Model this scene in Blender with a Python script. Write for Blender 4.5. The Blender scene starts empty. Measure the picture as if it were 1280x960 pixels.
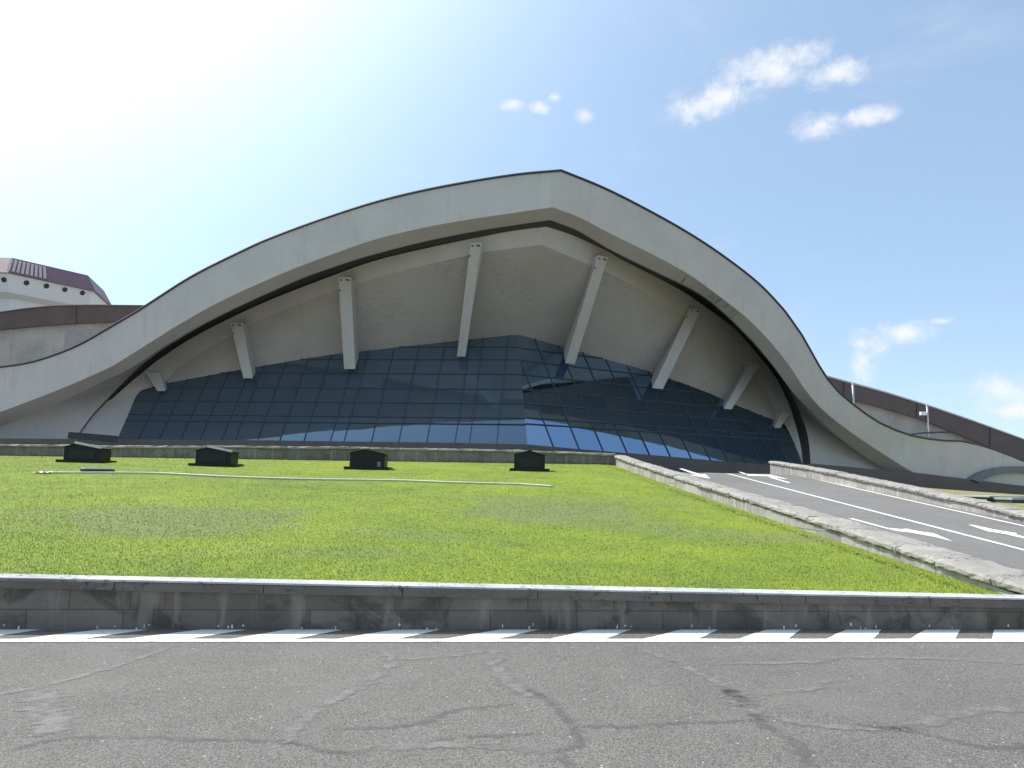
import bpy, bmesh, math, random
import numpy as np
from mathutils import Vector, Matrix
random.seed(7); rng = np.random.default_rng(11)
scene = bpy.context.scene
COL = scene.collection
V = Vector
# ------------------------------------------------------------------ camera
F = 1000.0; EYE = V((0, 0, 1.6))
PITCH = math.atan(120/1000); ROLL = math.radians(1.0)
fw = V((0, math.cos(PITCH), math.sin(PITCH)))
r0 = V((1, 0, 0)); u0 = V((0, -math.sin(PITCH), math.cos(PITCH)))
RT = r0*math.cos(ROLL) + u0*math.sin(ROLL); UP = u0*math.cos(ROLL) - r0*math.sin(ROLL)
cam = bpy.data.cameras.new('camera'); camo = bpy.data.objects.new('camera', cam); COL.objects.link(camo)
cam.sensor_width = 36; cam.lens = 36*F/1280; cam.clip_end = 5000; cam.clip_start = 0.05
m = Matrix((RT, UP, -fw)).transposed().to_4x4(); m.translation = EYE
camo.matrix_world = m; scene.camera = camo
scene.render.resolution_x = 1024; scene.render.resolution_y = 768

def ray(px, py): return fw + RT*((px-640)/F) + UP*((480-py)/F)
def at(px, py, Y):
    d = ray(px, py); return EYE + d*(Y/d.y)
def onz(px, py, z):
    d = ray(px, py); return EYE + d*((z-EYE.z)/d.z)
def onplane(px, py, P, n):
    d = ray(px, py); return EYE + d*(n.dot(P-EYE)/n.dot(d))
def onsurf(px, py, fn, t0=3, t1=80):
    d = ray(px, py); d = d/d.y
    lo, hi = t0, t1
    g = lambda t: (EYE+d*t).z - fn((EYE+d*t).x, (EYE+d*t).y)
    for t in np.linspace(t0, t1, 400):
        if g(t) <= 0: hi = t; break
        lo = t
    for _ in range(40):
        mi = (lo+hi)/2
        if g(mi) > 0: lo = mi
        else: hi = mi
    return EYE + d*hi

# ------------------------------------------------------------------ objects
def tag(o, label=None, cat=None, group=None, kind=None):
    if label: o['label'] = label
    if cat: o['category'] = cat
    if group: o['group'] = group
    if kind: o['kind'] = kind
    return o
def empty(name, loc, rz=0, parent=None):
    o = bpy.data.objects.new(name, None); COL.objects.link(o); o.location = loc; o.rotation_euler.z = rz
    o.empty_display_size = .3
    if parent: o.parent = parent
    return o
def mesh(name, verts, faces, mat, parent=None, smooth=False, world=True):
    me = bpy.data.meshes.new(name)
    off = V((0, 0, 0))
    if parent is not None and world:
        off = parent_loc(parent)
    me.from_pydata([tuple(V(v)-off) for v in verts], [], [tuple(f) for f in faces])
    me.update()
    if mat is not None: me.materials.append(mat)
    if smooth:
        me.polygons.foreach_set('use_smooth', [True]*len(me.polygons))
    o = bpy.data.objects.new(name, me); COL.objects.link(o)
    if parent is not None: o.parent = parent
    return o
def parent_loc(p):
    l = V((0, 0, 0))
    while p is not None:
        l += p.location; p = p.parent
    return l
def fixn(o):
    bm = bmesh.new(); bm.from_mesh(o.data); bmesh.ops.remove_doubles(bm, verts=bm.verts, dist=1e-5)
    bmesh.ops.recalc_face_normals(bm, faces=bm.faces); bm.to_mesh(o.data); bm.free(); return o
class MB:
    def __init__(s): s.v = []; s.f = []
    def add(s, vs, fs):
        n = len(s.v); s.v += [V(p) for p in vs]; s.f += [[i+n for i in f] for f in fs]; return s
    def box(s, c, size, X=V((1, 0, 0)), Y=V((0, 1, 0)), Z=V((0, 0, 1))):
        c = V(c); a, b, d = size[0]/2, size[1]/2, size[2]/2
        vs = [c + X*(i*a) + Y*(j*b) + Z*(k*d) for k in (-1, 1) for j in (-1, 1) for i in (-1, 1)]
        return s.add(vs, [(0, 2, 3, 1), (4, 5, 7, 6), (0, 1, 5, 4), (2, 6, 7, 3), (0, 4, 6, 2), (1, 3, 7, 5)])
    def bar(s, p, q, w, d, n=V((0, -1, 0))):
        p = V(p); q = V(q); z = (q-p); L = z.length
        if L < 1e-6: return s
        z = z/L; x = z.cross(n)
        if x.length < 1e-4: x = z.cross(V((1, 0, 0)))
        x.normalize(); y = z.cross(x)
        return s.box((p+q)/2, (w, d, L), x, y, z)
    def tube(s, pts, r, n=8, caps=True):
        base = len(s.v); pts = [V(p) for p in pts]; rs = r if isinstance(r, (list, tuple)) else [r]*len(pts)
        for i, p in enumerate(pts):
            t = (pts[min(i+1, len(pts)-1)]-pts[max(i-1, 0)]).normalized()
            a = t.cross(V((0, 0, 1)));
            if a.length < 1e-3: a = t.cross(V((1, 0, 0)))
            a.normalize(); b = t.cross(a)
            for k in range(n):
                th = 2*math.pi*k/n; s.v.append(p + a*(rs[i]*math.cos(th)) + b*(rs[i]*math.sin(th)))
        for i in range(len(pts)-1):
            for k in range(n):
                s.f.append([base+i*n+k, base+i*n+(k+1) % n, base+(i+1)*n+(k+1) % n, base+(i+1)*n+k])
        if caps:
            s.f.append([base+k for k in range(n)][::-1]); s.f.append([base+(len(pts)-1)*n+k for k in range(n)])
        return s
    def loft(s, A, B):
        base = len(s.v); n = len(A); s.v += [V(p) for p in A] + [V(p) for p in B]
        for i in range(n-1): s.f.append([base+i, base+i+1, base+n+i+1, base+n+i])
        return s
    def build(s, name, mat, parent=None, smooth=False, fix=True):
        o = mesh(name, s.v, s.f, mat, parent, smooth)
        return fixn(o) if fix else o

# ------------------------------------------------------------------ materials
class NT:
    def __init__(s, nt): s.nt = nt; s.n = nt.nodes; s.l = nt.links
    def node(s, t, **k):
        n = s.n.new(t)
        ins = k.pop('ins', {})
        for a, b in k.items(): setattr(n, a, b)
        for a, b in ins.items():
            if hasattr(b, 'is_output') or isinstance(b, bpy.types.NodeSocket): s.l.new(b, n.inputs[a])
            else: n.inputs[a].default_value = b
        return n
    def math(s, op, a, b=None, c=None, clamp=False):
        n = s.n.new('ShaderNodeMath'); n.operation = op; n.use_clamp = clamp
        for i, x in enumerate((a, b, c)):
            if x is None: continue
            if isinstance(x, (int, float)): n.inputs[i].default_value = x
            else: s.l.new(x, n.inputs[i])
        return n.outputs[0]
    def noise(s, vec, scale, detail=4, rough=.55, dist=0, dim='3D'):
        n = s.node('ShaderNodeTexNoise', noise_dimensions=dim, ins={'Vector': vec, 'Scale': scale, 'Detail': detail, 'Roughness': rough, 'Distortion': dist})
        return n.outputs['Fac']
    def ramp(s, fac, stops, interp='LINEAR'):
        n = s.n.new('ShaderNodeValToRGB'); n.color_ramp.interpolation = interp
        e = n.color_ramp.elements
        while len(e) < len(stops): e.new(.5)
        for i, (p, c) in enumerate(stops):
            e[i].position = p; e[i].color = (c if len(c) == 4 else (*c, 1)) if not isinstance(c, (int, float)) else (c, c, c, 1)
        s.l.new(fac, n.inputs[0]); return n.outputs[0]
    def mix(s, fac, a, b, blend='MIX'):
        n = s.n.new('ShaderNodeMix'); n.data_type = 'RGBA'; n.blend_type = blend
        for i, x in ((0, fac), (6, a), (7, b)):
            if isinstance(x, (int, float)): n.inputs[i].default_value = x if i == 0 else (x, x, x, 1)
            elif isinstance(x, tuple): n.inputs[i].default_value = (*x[:3], 1)
            else: s.l.new(x, n.inputs[i])
        return n.outputs[2]
    def smooth(s, x, a, b, lo=0.0, hi=1.0):
        n = s.n.new('ShaderNodeMapRange'); n.interpolation_type = 'SMOOTHSTEP'
        s.l.new(x, n.inputs[0])
        for i, q in enumerate((a, b, lo, hi)): n.inputs[i+1].default_value = q
        return n.outputs[0]
def newmat(name):
    mt = bpy.data.materials.new(name); mt.use_nodes = True
    nt = NT(mt.node_tree); bsdf = nt.n['Principled BSDF']
    return mt, nt, bsdf
def objco(nt): return nt.node('ShaderNodeNewGeometry').outputs['Position']
def bump(nt, bsdf, h, strength=.4, dist=.02):
    b = nt.node('ShaderNodeBump', ins={'Height': h, 'Strength': strength, 'Distance': dist}); nt.l.new(b.outputs[0], bsdf.inputs['Normal'])
def scaled(nt, vec, s):
    n = nt.node('ShaderNodeVectorMath', operation='MULTIPLY', ins={0: vec, 1: s}); return n.outputs[0]

def mat_concrete(name, col, var=.12, stain=.25, rough=.75, streak=True, sc=1.0, crack=0.0):
    mt, nt, b = newmat(name); P = objco(nt)
    a = nt.noise(P, .35*sc, 6, .6); c = nt.noise(P, 3.5*sc, 5, .6)
    k = nt.math('ADD', nt.math('MULTIPLY', a, .7), nt.math('MULTIPLY', c, .3))
    dark = tuple(x*(1-var*2) for x in col); light = tuple(min(1, x*(1+var)) for x in col)
    base = nt.ramp(k, [(.3, dark), (.52, col), (.72, light)])
    if streak:
        st = nt.noise(scaled(nt, P, (2.2, 2.2, .18)), .9*sc, 5, .62)
        base = nt.mix(nt.math('MULTIPLY', nt.smooth(st, .52, .75), stain), base, (col[0]*.45, col[1]*.42, col[2]*.38))
    if crack > 0:
        cr = nt.noise(scaled(nt, P, (.8, .8, 5)), .8, 5, .65)
        cr = nt.math('ABSOLUTE', nt.math('SUBTRACT', cr, .5))
        msk = nt.smooth(nt.noise(P, .22, 2), .5, .62)
        base = nt.mix(nt.math('MULTIPLY', nt.math('MULTIPLY', nt.smooth(cr, .012, .0), msk), crack), base, (col[0]*.3, col[1]*.3, col[2]*.3))
    nt.l.new(base, b.inputs['Base Color']); b.inputs['Roughness'].default_value = rough
    b.inputs['Specular IOR Level'].default_value = .3
    bump(nt, b, nt.math('ADD', nt.noise(P, 14*sc, 4), nt.noise(P, 1.2*sc, 3)), .25, .03)
    return mt
def mat_plain(name, col, rough=.6, metal=0, var=.1, sc=3, spec=.4):
    mt, nt, b = newmat(name); P = objco(nt); a = nt.noise(P, sc, 5, .6)
    base = nt.ramp(a, [(.3, tuple(x*(1-var) for x in col)), (.7, tuple(min(1, x*(1+var)) for x in col))])
    nt.l.new(base, b.inputs['Base Color']); b.inputs['Roughness'].default_value = rough; b.inputs['Metallic'].default_value = metal
    b.inputs['Specular IOR Level'].default_value = spec
    return mt

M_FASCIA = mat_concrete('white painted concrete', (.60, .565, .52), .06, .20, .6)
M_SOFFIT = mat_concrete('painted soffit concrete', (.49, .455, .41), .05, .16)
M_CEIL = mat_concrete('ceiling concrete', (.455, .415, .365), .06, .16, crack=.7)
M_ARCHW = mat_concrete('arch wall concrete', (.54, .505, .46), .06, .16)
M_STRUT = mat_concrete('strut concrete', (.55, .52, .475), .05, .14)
M_SLOT = mat_plain('shade-darkened slot concrete', (.075, .07, .066), .8)  # slot concrete coloured dark to stand for shade in the recess
M_FLASH = mat_plain('dark roof flashing', (.035, .04, .05), .5)
M_BROWN = mat_plain('brown metal cladding', (.105, .072, .062), .55, 0, .12, .6)
M_PLINTH = mat_concrete('brown plinth stone', (.15, .125, .105), .12, .3, sc=1.2)
M_WSTONE = mat_concrete('mottled wing stone', (.42, .39, .34), .18, .35, sc=1.0)
M_DARK = mat_plain('dark grey', (.05, .05, .05), .6)
M_BLACK = mat_plain('black painted metal', (.008, .008, .009), .38, 0, .2, 6, .3)
M_WHITE = mat_plain('white paint', (.78, .78, .76), .5, 0, .04)
M_PURPLE = mat_plain('purple brown roof tile', (.20, .115, .135), .55, 0, .15, 1.5)
M_GALV = mat_plain('galvanised steel', (.5, .52, .54), .4, .6, .1)
M_HOSE = mat_plain('pale grey hose', (.62, .60, .55), .6, 0, .1, 4)

def mat_masonry(name, col, bw, bh, mortar=.012, axis='x', stains=.55, white=0.0):
    mt, nt, b = newmat(name); P = objco(nt)
    uv = nt.node('ShaderNodeUVMap').outputs[0]
    br = nt.node('ShaderNodeTexBrick', offset=.43, ins={'Vector': uv, 'Scale': 1.0, 'Mortar Size': mortar, 'Mortar Smooth': .3,
        'Brick Width': bw, 'Row Height': bh, 'Color1': (*[x*.8 for x in col], 1), 'Color2': (*[min(1, x*1.15) for x in col], 1), 'Mortar': (*[x*.55 for x in col], 1), 'Bias': 0.0})
    base = br.outputs['Color']
    n1 = nt.noise(P, 2.2, 6, .65, .6); n2 = nt.noise(P, 9, 5, .7)
    base = nt.mix(nt.math('MULTIPLY', nt.smooth(n1, .48, .62), stains), base, tuple(x*.42 for x in col))
    st = nt.noise(scaled(nt, P, (3, 3, .5)), 1.7, 5, .6)
    base = nt.mix(nt.math('MULTIPLY', nt.smooth(st, .53, .66), .6), base, tuple(min(1, x*1.6) for x in col))
    base = nt.mix(nt.math('MULTIPLY', nt.smooth(n2, .5, .7), .25), base, tuple(x*.5 for x in col))
    nt.l.new(base, b.inputs['Base Color']); b.inputs['Roughness'].default_value = .85; b.inputs['Specular IOR Level'].default_value = .25
    h = nt.math('ADD', nt.math('MULTIPLY', br.outputs['Fac'], -1.2), nt.math('ADD', nt.noise(P, 25, 5), nt.noise(P, 5, 4)))
    bump(nt, b, h, .5, .012)
    return mt
M_WALLBLK = mat_masonry('weathered basalt blocks', (.172, .150, .125), .95, .30, .006, stains=.75)
M_PARAPET = mat_masonry('pale stone blocks', (.36, .34, .31), .85, .8, .012, stains=.3)
M_LOWWALL = mat_masonry('grey stone blocks', (.22, .20, .18), 1.3, .8, .012, stains=.5)

def mat_coping(name, col):
    mt, nt, b = newmat(name); P = objco(nt)
    a = nt.noise(P, 1.6, 6, .65, .4); c = nt.noise(P, 16, 6, .75)
    base = nt.ramp(a, [(.3, tuple(x*.75 for x in col)), (.7, tuple(x*1.12 for x in col))])
    lich = nt.math('MULTIPLY', nt.smooth(c, .50, .62), nt.smooth(nt.noise(P, 2.7, 3), .45, .6))
    base = nt.mix(nt.math('MULTIPLY', lich, .8), base, (.045, .042, .036))
    nt.l.new(base, b.inputs['Base Color']); b.inputs['Roughness'].default_value = .9; b.inputs['Specular IOR Level'].default_value = .2
    bump(nt, b, nt.math('ADD', c, nt.noise(P, 45, 4)), .7, .02)
    return mt
M_COPING = mat_coping('weathered coping stone', (.36, .335, .30))
M_CAP = mat_coping('pale sunlit cap top', (.52, .515, .50)); M_CAPST = mat_coping('dark shaded cap stone', (.185, .163, .138))  # sun and shade put into colour: pale cap top, dark cap front

def mat_asphalt(name, col, grain=1.0, rep=.4):
    mt, nt, b = newmat(name); P = objco(nt)
    big = nt.noise(P, .28, 5, .6, .5); mid = nt.noise(P, 2.3, 5, .65)
    g = nt.noise(P, 95, 3, .7)
    vor = nt.node('ShaderNodeTexVoronoi', ins={'Vector': P, 'Scale': 120.0}); vc = nt.node('ShaderNodeSeparateColor', ins={0: vor.outputs['Color']})
    base = nt.ramp(nt.math('ADD', nt.math('MULTIPLY', big, .6), nt.math('MULTIPLY', mid, .4)), [(.32, tuple(x*.82 for x in col)), (.5, col), (.7, tuple(x*1.18 for x in col))])
    base = nt.mix(nt.math('MULTIPLY', grain, .75), base, nt.ramp(vc.outputs[0], [(0, .15), (.5, .5), (.9, .7), (1.0, 1.0)]), 'OVERLAY')
    base = nt.mix(.5*grain, base, nt.ramp(g, [(.35, .26), (.65, .74)]), 'OVERLAY')
    vor2 = nt.node('ShaderNodeTexVoronoi', ins={'Vector': P, 'Scale': 26.0}); v2 = nt.node('ShaderNodeSeparateColor', ins={0: vor2.outputs['Color']})
    spk = nt.math('MULTIPLY', nt.math('GREATER_THAN', v2.outputs[1], .965), nt.math('LESS_THAN', vor2.outputs['Distance'], .2))
    base = nt.mix(nt.math('MULTIPLY', spk, .8*grain), base, (.55, .54, .5))
    # worn smoother patches
    wr = nt.smooth(nt.noise(P, .5, 4, .6, .8), .55, .68)
    base = nt.mix(nt.math('MULTIPLY', wr, .35), base, tuple(x*1.12 for x in col))
    nt.l.new(base, b.inputs['Base Color']); b.inputs['Roughness'].default_value = .85; b.inputs['Specular IOR Level'].default_value = .25
    bump(nt, b, nt.math('ADD', nt.math('MULTIPLY', vor.outputs['Distance'], -1.0), g), .35*grain, .008)
    return mt
M_ROAD = mat_asphalt('old asphalt', (.146, .136, .123))
M_RAMP = mat_asphalt('ramp asphalt', (.178, .168, .156), .5)
M_PLAZA = mat_concrete('plaza paving', (.22, .2, .18), .1, .2)
M_GROUND = mat_concrete('dry ground', (.2, .17, .12), .2, .2)

def mat_paint():
    mt, nt, b = newmat('white road paint'); P = objco(nt)
    n = nt.noise(P, 28, 5, .7); n2 = nt.noise(P, 3, 4)
    base = nt.mix(nt.math('MULTIPLY', nt.smooth(n, .56, .68), .7), (.74, .73, .70), (.30, .29, .27))
    base = nt.mix(nt.math('MULTIPLY', nt.smooth(n2, .5, .7), .25), base, (.5, .48, .45))
    nt.l.new(base, b.inputs['Base Color']); b.inputs['Roughness'].default_value = .7
    return mt
M_PAINT = mat_paint()
def mat_seal(name, col, top):
    mt, nt, b = newmat(name); P = objco(nt)
    at_ = nt.node('ShaderNodeAttribute', attribute_name='fade').outputs['Fac']
    n = nt.noise(P, 6, 5, .65); g = nt.noise(P, 60, 3)
    base = nt.mix(nt.smooth(g, .3, .7), tuple(x*.8 for x in col), tuple(x*1.2 for x in col))
    nt.l.new(base, b.inputs['Base Color']); b.inputs['Roughness'].default_value = .8
    a = nt.math('MULTIPLY', at_, nt.smooth(n, .3, .6, .1, top))
    nt.l.new(a, b.inputs['Alpha']); return mt
M_SEALL = mat_seal('pale crack sealer', (.206, .192, .175), .95); M_SEALD = mat_seal('dark crack sealer', (.120, .112, .102), .55)

DULL = [(onz, 0)]
def mat_grass(name, blades):
    mt, nt, b = newmat(name); P = objco(nt)
    big = nt.noise(P, .22, 5, .6, .6); mid = nt.noise(P, 1.1, 5, .65); fine = nt.noise(P, 18, 4, .7)
    k = nt.math('ADD', nt.math('MULTIPLY', big, .55), nt.math('MULTIPLY', mid, .45))
    base = nt.ramp(k, [(.32, (.120, .172, .026)), (.44, (.165, .228, .021)), (.56, (.210, .272, .021)), (.70, (.275, .312, .03))])
    sep = nt.node('ShaderNodeSeparateXYZ', ins={0: P})
    dull = None
    for (cx, cy, rx, ry, s) in PATCHES:
        ex = nt.math('DIVIDE', nt.math('SUBTRACT', sep.outputs[0], cx), rx); ey = nt.math('DIVIDE', nt.math('SUBTRACT', sep.outputs[1], cy), ry)
        e = nt.math('SUBTRACT', 1.0, nt.math('SQRT', nt.math('ADD', nt.math('MULTIPLY', ex, ex), nt.math('MULTIPLY', ey, ey))))
        e = nt.math('MULTIPLY', nt.smooth(nt.math('ADD', e, nt.math('MULTIPLY', nt.math('SUBTRACT', mid, .5), 2.6)), -.05, .55), s)
        dull = e if dull is None else nt.math('MAXIMUM', dull, e)
    dry = nt.mix(nt.smooth(nt.noise(P, 4, 4, .7), .4, .62), (.140, .190, .060), (.200, .205, .085))
    base = nt.mix(dull, base, dry)
    base = nt.mix(nt.math('MULTIPLY', nt.smooth(nt.noise(P, .9, 5, .7, 1.0), .58, .70), .5), base, (.22, .19, .075))
    base = nt.mix(.25, base, nt.ramp(fine, [(.3, .34), (.7, .68)]), 'OVERLAY')
    if blades:
        rnd = nt.node('ShaderNodeAttribute', attribute_name='rnd').outputs['Fac']
        base = nt.mix(.20, base, nt.ramp(rnd, [(0, (.3, .33, .28)), (.5, (.5, .5, .5)), (.95, (.66, .65, .55)), (1.0, (1, .95, .75))]), 'OVERLAY')
    nt.l.new(base, b.inputs['Base Color']); b.inputs['Roughness'].default_value = .6 if blades else .9
    b.inputs['Specular IOR Level'].default_value = .25
    if blades:
        gN = nt.node('ShaderNodeNewGeometry').outputs['Normal']
        nn = nt.node('ShaderNodeVectorMath', operation='NORMALIZE', ins={0: nt.node('ShaderNodeVectorMath', operation='ADD', ins={0: scaled(nt, gN, (.3, .3, .3)), 1: (0, 0, .8)}).outputs[0]}).outputs[0]
        nt.l.new(nn, b.inputs['Normal'])
    if not blades: bump(nt, b, fine, .4, .03)
    return mt

# ------------------------------------------------------------------ ground levels
WL = onz(0, 787, 0); WR = onz(1280, 787, 0)            # foot of the front wall
wdir = (WR-WL); wdir.z = 0; wdir.normalize(); wn = V((-wdir.y, wdir.x, 0))      # wn points away from the camera
TL = onplane(0, 723, WL, wn); TR = onplane(1280, 749, WL, wn)
def wall_s(x, y): return (V((x, y, 0))-WL).dot(wdir)
LW = (WR-WL).length
def wall_z(s): return TL.z + (TR.z-TL.z)*s/LW
BACKY = 33.0
BZL = at(0, 569, BACKY).z; BZR = at(765, 580, BACKY).z; BXL = at(0, 569, BACKY).x; BXR = at(765, 580, BACKY).x
def back_z(x): return BZL + (BZR-BZL)*max(-.3, min(1.3, (x-BXL)/(BXR-BXL)))
DIP = False
def lawn_z(x, y):
    s = wall_s(x, y); dd = (V((x, y, 0))-WL).dot(wn) - .26
    full = BACKY - (WL + wdir*s).y
    k = dd/max(full, 1)
    zf = wall_z(max(-25, min(s, 14))) - .03
    zb = back_z(x)
    z = zf + (zb-zf)*k + .05*math.sin(k*math.pi)*math.sin(x*.35+1)*.6
    if DIP: z -= .045*max(0, min(1, 1-(par_x(y)-x)/.5))
    return z
RVZ = -0.9; RSL = .087
def ramp_z(x, y): return max(.012, RVZ + RSL*y) if y < 33.5 else RVZ + RSL*33.5 + (y-33.5)*.02

PATCHES = []
for px, py, rx, ry, s in ((215, 648, 2.8, 2.6, .72), (205, 662, 2.3, 1.1, .7), (690, 640, 2.6, 2.2, .75), (770, 655, 2.0, 1.2, .55), (900, 668, 2.2, .9, .6), (520, 668, 1.4, .7, .35), (700, 625, 3.4, 1.0, .5), (75, 640, 1.6, .8, .5), (420, 690, 1.5, .5, .3)):
    p = onsurf(px, py, lawn_z, 9, 32); PATCHES.append((p.x, p.y, rx, ry, s))
M_TURF = mat_grass('turf soil and thatch', False); M_BLADE = mat_grass('lawn grass', True)

def structure(o): o['kind'] = 'structure'; return o
# big ground sheet
structure(mesh('ground', [(-900, -300, -.04), (900, -300, -.04), (900, 1500, -.04), (-900, 1500, -.04)], [(0, 1, 2, 3)], M_GROUND))
road = structure(mesh('road', [(-70, -40, 0), (70, -40, 0), (70, 14, 0), (-70, 7, 0)], [(0, 1, 2, 3)], M_ROAD))

# painted stripes on the road
tops = [(124, 185), (252, 309), (359, 428), (493, 551), (625, 674), (737.5, 788.5), (851, 898), (958, 1002), (1057, 1102), (1157, 1201), (1243, 1290), (-2, 52), (-135, -75)]
bots = [(20, 99), (153, 232), (285, 366), (419, 495), (551, 621), (685, 755), (802, 872), (921, 983), (1032, 1090), (1136, 1193), (1240, 1292), (-115, -33), (-250, -170)]
def rowfix(px): return 0
for (a, b_), (c, d) in zip(tops, bots):
    P0 = onz(c, 799.5, 0); P1 = onz(d, 799.5, 0); P2 = onz(b_, 787.3, 0); P3 = onz(a, 787.3, 0)
    n = 8; L = [P0.lerp(P3, i/n) for i in range(n+1)]; R = [P1.lerp(P2, i/n) for i in range(n+1)]
    L = [p + V((rng.normal(0, .006), 0, .0035)) for p in L]; R = [p + V((rng.normal(0, .006), 0, .0035)) for p in R]
    MB().loft(L, R).build('painted_stripe', M_PAINT, road)
n = 160; A = []; B = []
for i in range(n+1):
    x = -400 + 2100*i/n
    A.append(onz(x, 802.8, 0) + V((0, rng.normal(0, .004), .0055))); B.append(onz(x, 799.1, 0) + V((0, rng.normal(0, .004), .0055)))
MB().loft(A, B).build('edge_line', M_PAINT, road)

# sealed cracks
def smooth_poly(pts, per=14, wob=0.0):
    pts = [np.array(p, float) for p in pts]; out = []
    P = [2*pts[0]-pts[1]] + pts + [2*pts[-1]-pts[-2]]
    for i in range(1, len(P)-2):
        for k in range(per):
            t = k/per
            a, b, c, d = P[i-1], P[i], P[i+1], P[i+2]
            out.append(.5*((2*b)+(-a+c)*t+(2*a-5*b+4*c-d)*t*t+(-a+3*b-3*c+d)*t**3))
    out.append(pts[-1]); return out
seals = [
 ([(228, 805), (144, 833), (67, 855), (0, 868), (-60, 878)], .035, 'l'), ([(57, 861), (52, 876), (54, 891), (66, 906), (57, 922)], .11, 'l'),
 ([(0, 942), (67, 925), (151, 922), (269, 925), (363, 928), (403, 938), (470, 945)], .03, 'd'), ([(400, 885), (428, 871), (463, 852), (491, 827), (472, 811)], .045, 'l'),
 ([(400, 885), (386, 895), (363, 918), (356, 932)], .05, 'l'), ([(491, 825), (551, 822), (611, 815)], .035, 'l'),
 ([(628, 808), (618, 830), (646, 859), (681, 873)], .08, 'l'), ([(655, 860), (681, 873), (706, 897), (727, 929), (700, 940), (716, 962)], .035, 'd'),
 ([(400, 913), (516, 906), (569, 889), (646, 880)], .035, 'd'), ([(534, 925), (625, 920), (681, 918)], .03, 'd'), ([(716, 908), (780, 908), (850, 904)], .035, 'd'),
 ([(400, 940), (576, 932), (699, 940)], .05, 'l'), ([(783, 806), (811, 816), (850, 830)], .05, 'l'),
 ([(830, 825), (883, 845), (914, 866), (942, 887), (953, 904)], .06, 'l'), ([(945, 890), (953, 904), (999, 932), (1016, 962)], .045, 'd'),
 ([(851, 831), (1020, 828), (1041, 823), (1146, 823), (1280, 830), (1400, 840)], .045, 'l'), ([(935, 869), (1013, 862), (1027, 853.5), (1062, 850)], .04, 'l'),
 ([(956, 896), (1041, 910), (1146, 910)], .04, 'l'), ([(1100, 911), (1146, 908), (1217, 889), (1300, 888)], .07, 'l'), ([(1060, 905), (1146, 915), (1230, 934), (1300, 930)], .04, 'd'), ([(830, 905), (890, 903), (945, 900)], .03, 'd'), ([(906, 858), (918, 872), (938, 884)], .10, 'l')]
for pts, w, k in seals:
    pl = [onz(p[0], p[1], 0) for p in smooth_poly(pts, 12)]
    vs = []; fs = []; fd = []
    ph = rng.uniform(0, 9)
    for i, p in enumerate(pl):
        t = (pl[min(i+1, len(pl)-1)]-pl[max(i-1, 0)]); t.z = 0; t.normalize(); nn = V((-t.y, t.x, 0))
        c = p + nn*(rng.normal(0, .01)); ww = w*(.75+.5*math.sin(i*.7+ph)**2)
        endf = min(1, i/4, (len(pl)-1-i)/4)
        for q, f in ((-1.4, 0), (-.6, .8), (.6, .8), (1.4, 0)):
            vs.append(c + nn*(ww*q*rng.uniform(.8, 1.2)) + V((0, 0, .004))); fd.append(f*endf)
    for i in range(len(pl)-1):
        for j in range(3): fs.append((i*4+j, i*4+j+1, (i+1)*4+j+1, (i+1)*4+j))
    o = mesh('sealed_crack', vs, fs, M_SEALL if k == 'l' else M_SEALD, road)
    at_ = o.data.attributes.new('fade', 'FLOAT', 'POINT'); at_.data.foreach_set('value', fd)

# ------------------------------------------------------------------ stone walls
def with_uv(o, uvs):
    me = o.data; l = me.uv_layers.new(name='UVMap')
    for p in me.polygons:
        for li, vi in zip(p.loop_indices, p.vertices): l.data[li].uv = uvs[vi]
def sweep(name, path, prof_fn, mat, parent, nseg=None, jitter=0.0, gaps=None, smooth=False):
    """path: list of (point, right vector); prof_fn(i,t)->list of (offset along right, z absolute)"""
    vs = []; fs = []; uvs = []; L = 0
    np_ = None
    for i, (p, rv) in enumerate(path):
        if i: L += (p-path[i-1][0]).length
        pr = prof_fn(i, i/(len(path)-1)); np_ = len(pr); acc = 0
        for j, (o, z) in enumerate(pr):
            if j: acc += math.hypot(o-pr[j-1][0], z-pr[j-1][1])
            jit = rng.normal(0, jitter, 2) if jitter else (0, 0)
            q = p + rv*(o+jit[0]); vs.append(V((q.x, q.y, z+jit[1]))); uvs.append((L, acc))
    for i in range(len(path)-1):
        for j in range(np_-1):
            fs.append((i*np_+j, (i+1)*np_+j, (i+1)*np_+j+1, i*np_+j+1))
    fs.append(tuple(range(np_))); fs.append(tuple((len(path)-1)*np_+j for j in range(np_))[::-1])
    o = mesh(name, vs, fs, mat, parent, smooth)
    off = 0
    with_uv(o, uvs)
    bm = bmesh.new(); bm.from_mesh(o.data); bmesh.ops.recalc_face_normals(bm, faces=bm.faces); bm.to_mesh(o.data); bm.free()
    return o
# front retaining wall
FW = tag(empty('retaining_wall', WL.lerp(WR, .5)), 'long dark block retaining wall with a pale cap between the road and the lawn', 'wall')
s0, s1 = -25.0, LW + .75
path = [(WL + wdir*(s0+(s1-s0)*i/200), wn) for i in range(201)]
def pf(i, t):
    z = wall_z(s0+(s1-s0)*t); return [(0, -.10), (0, z-.095), (.3, z-.095), (.3, -.10)]
def pf_uv(i, t): return pf(i, t)
sweep('wall_face', path, pf, M_WALLBLK, FW)
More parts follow.
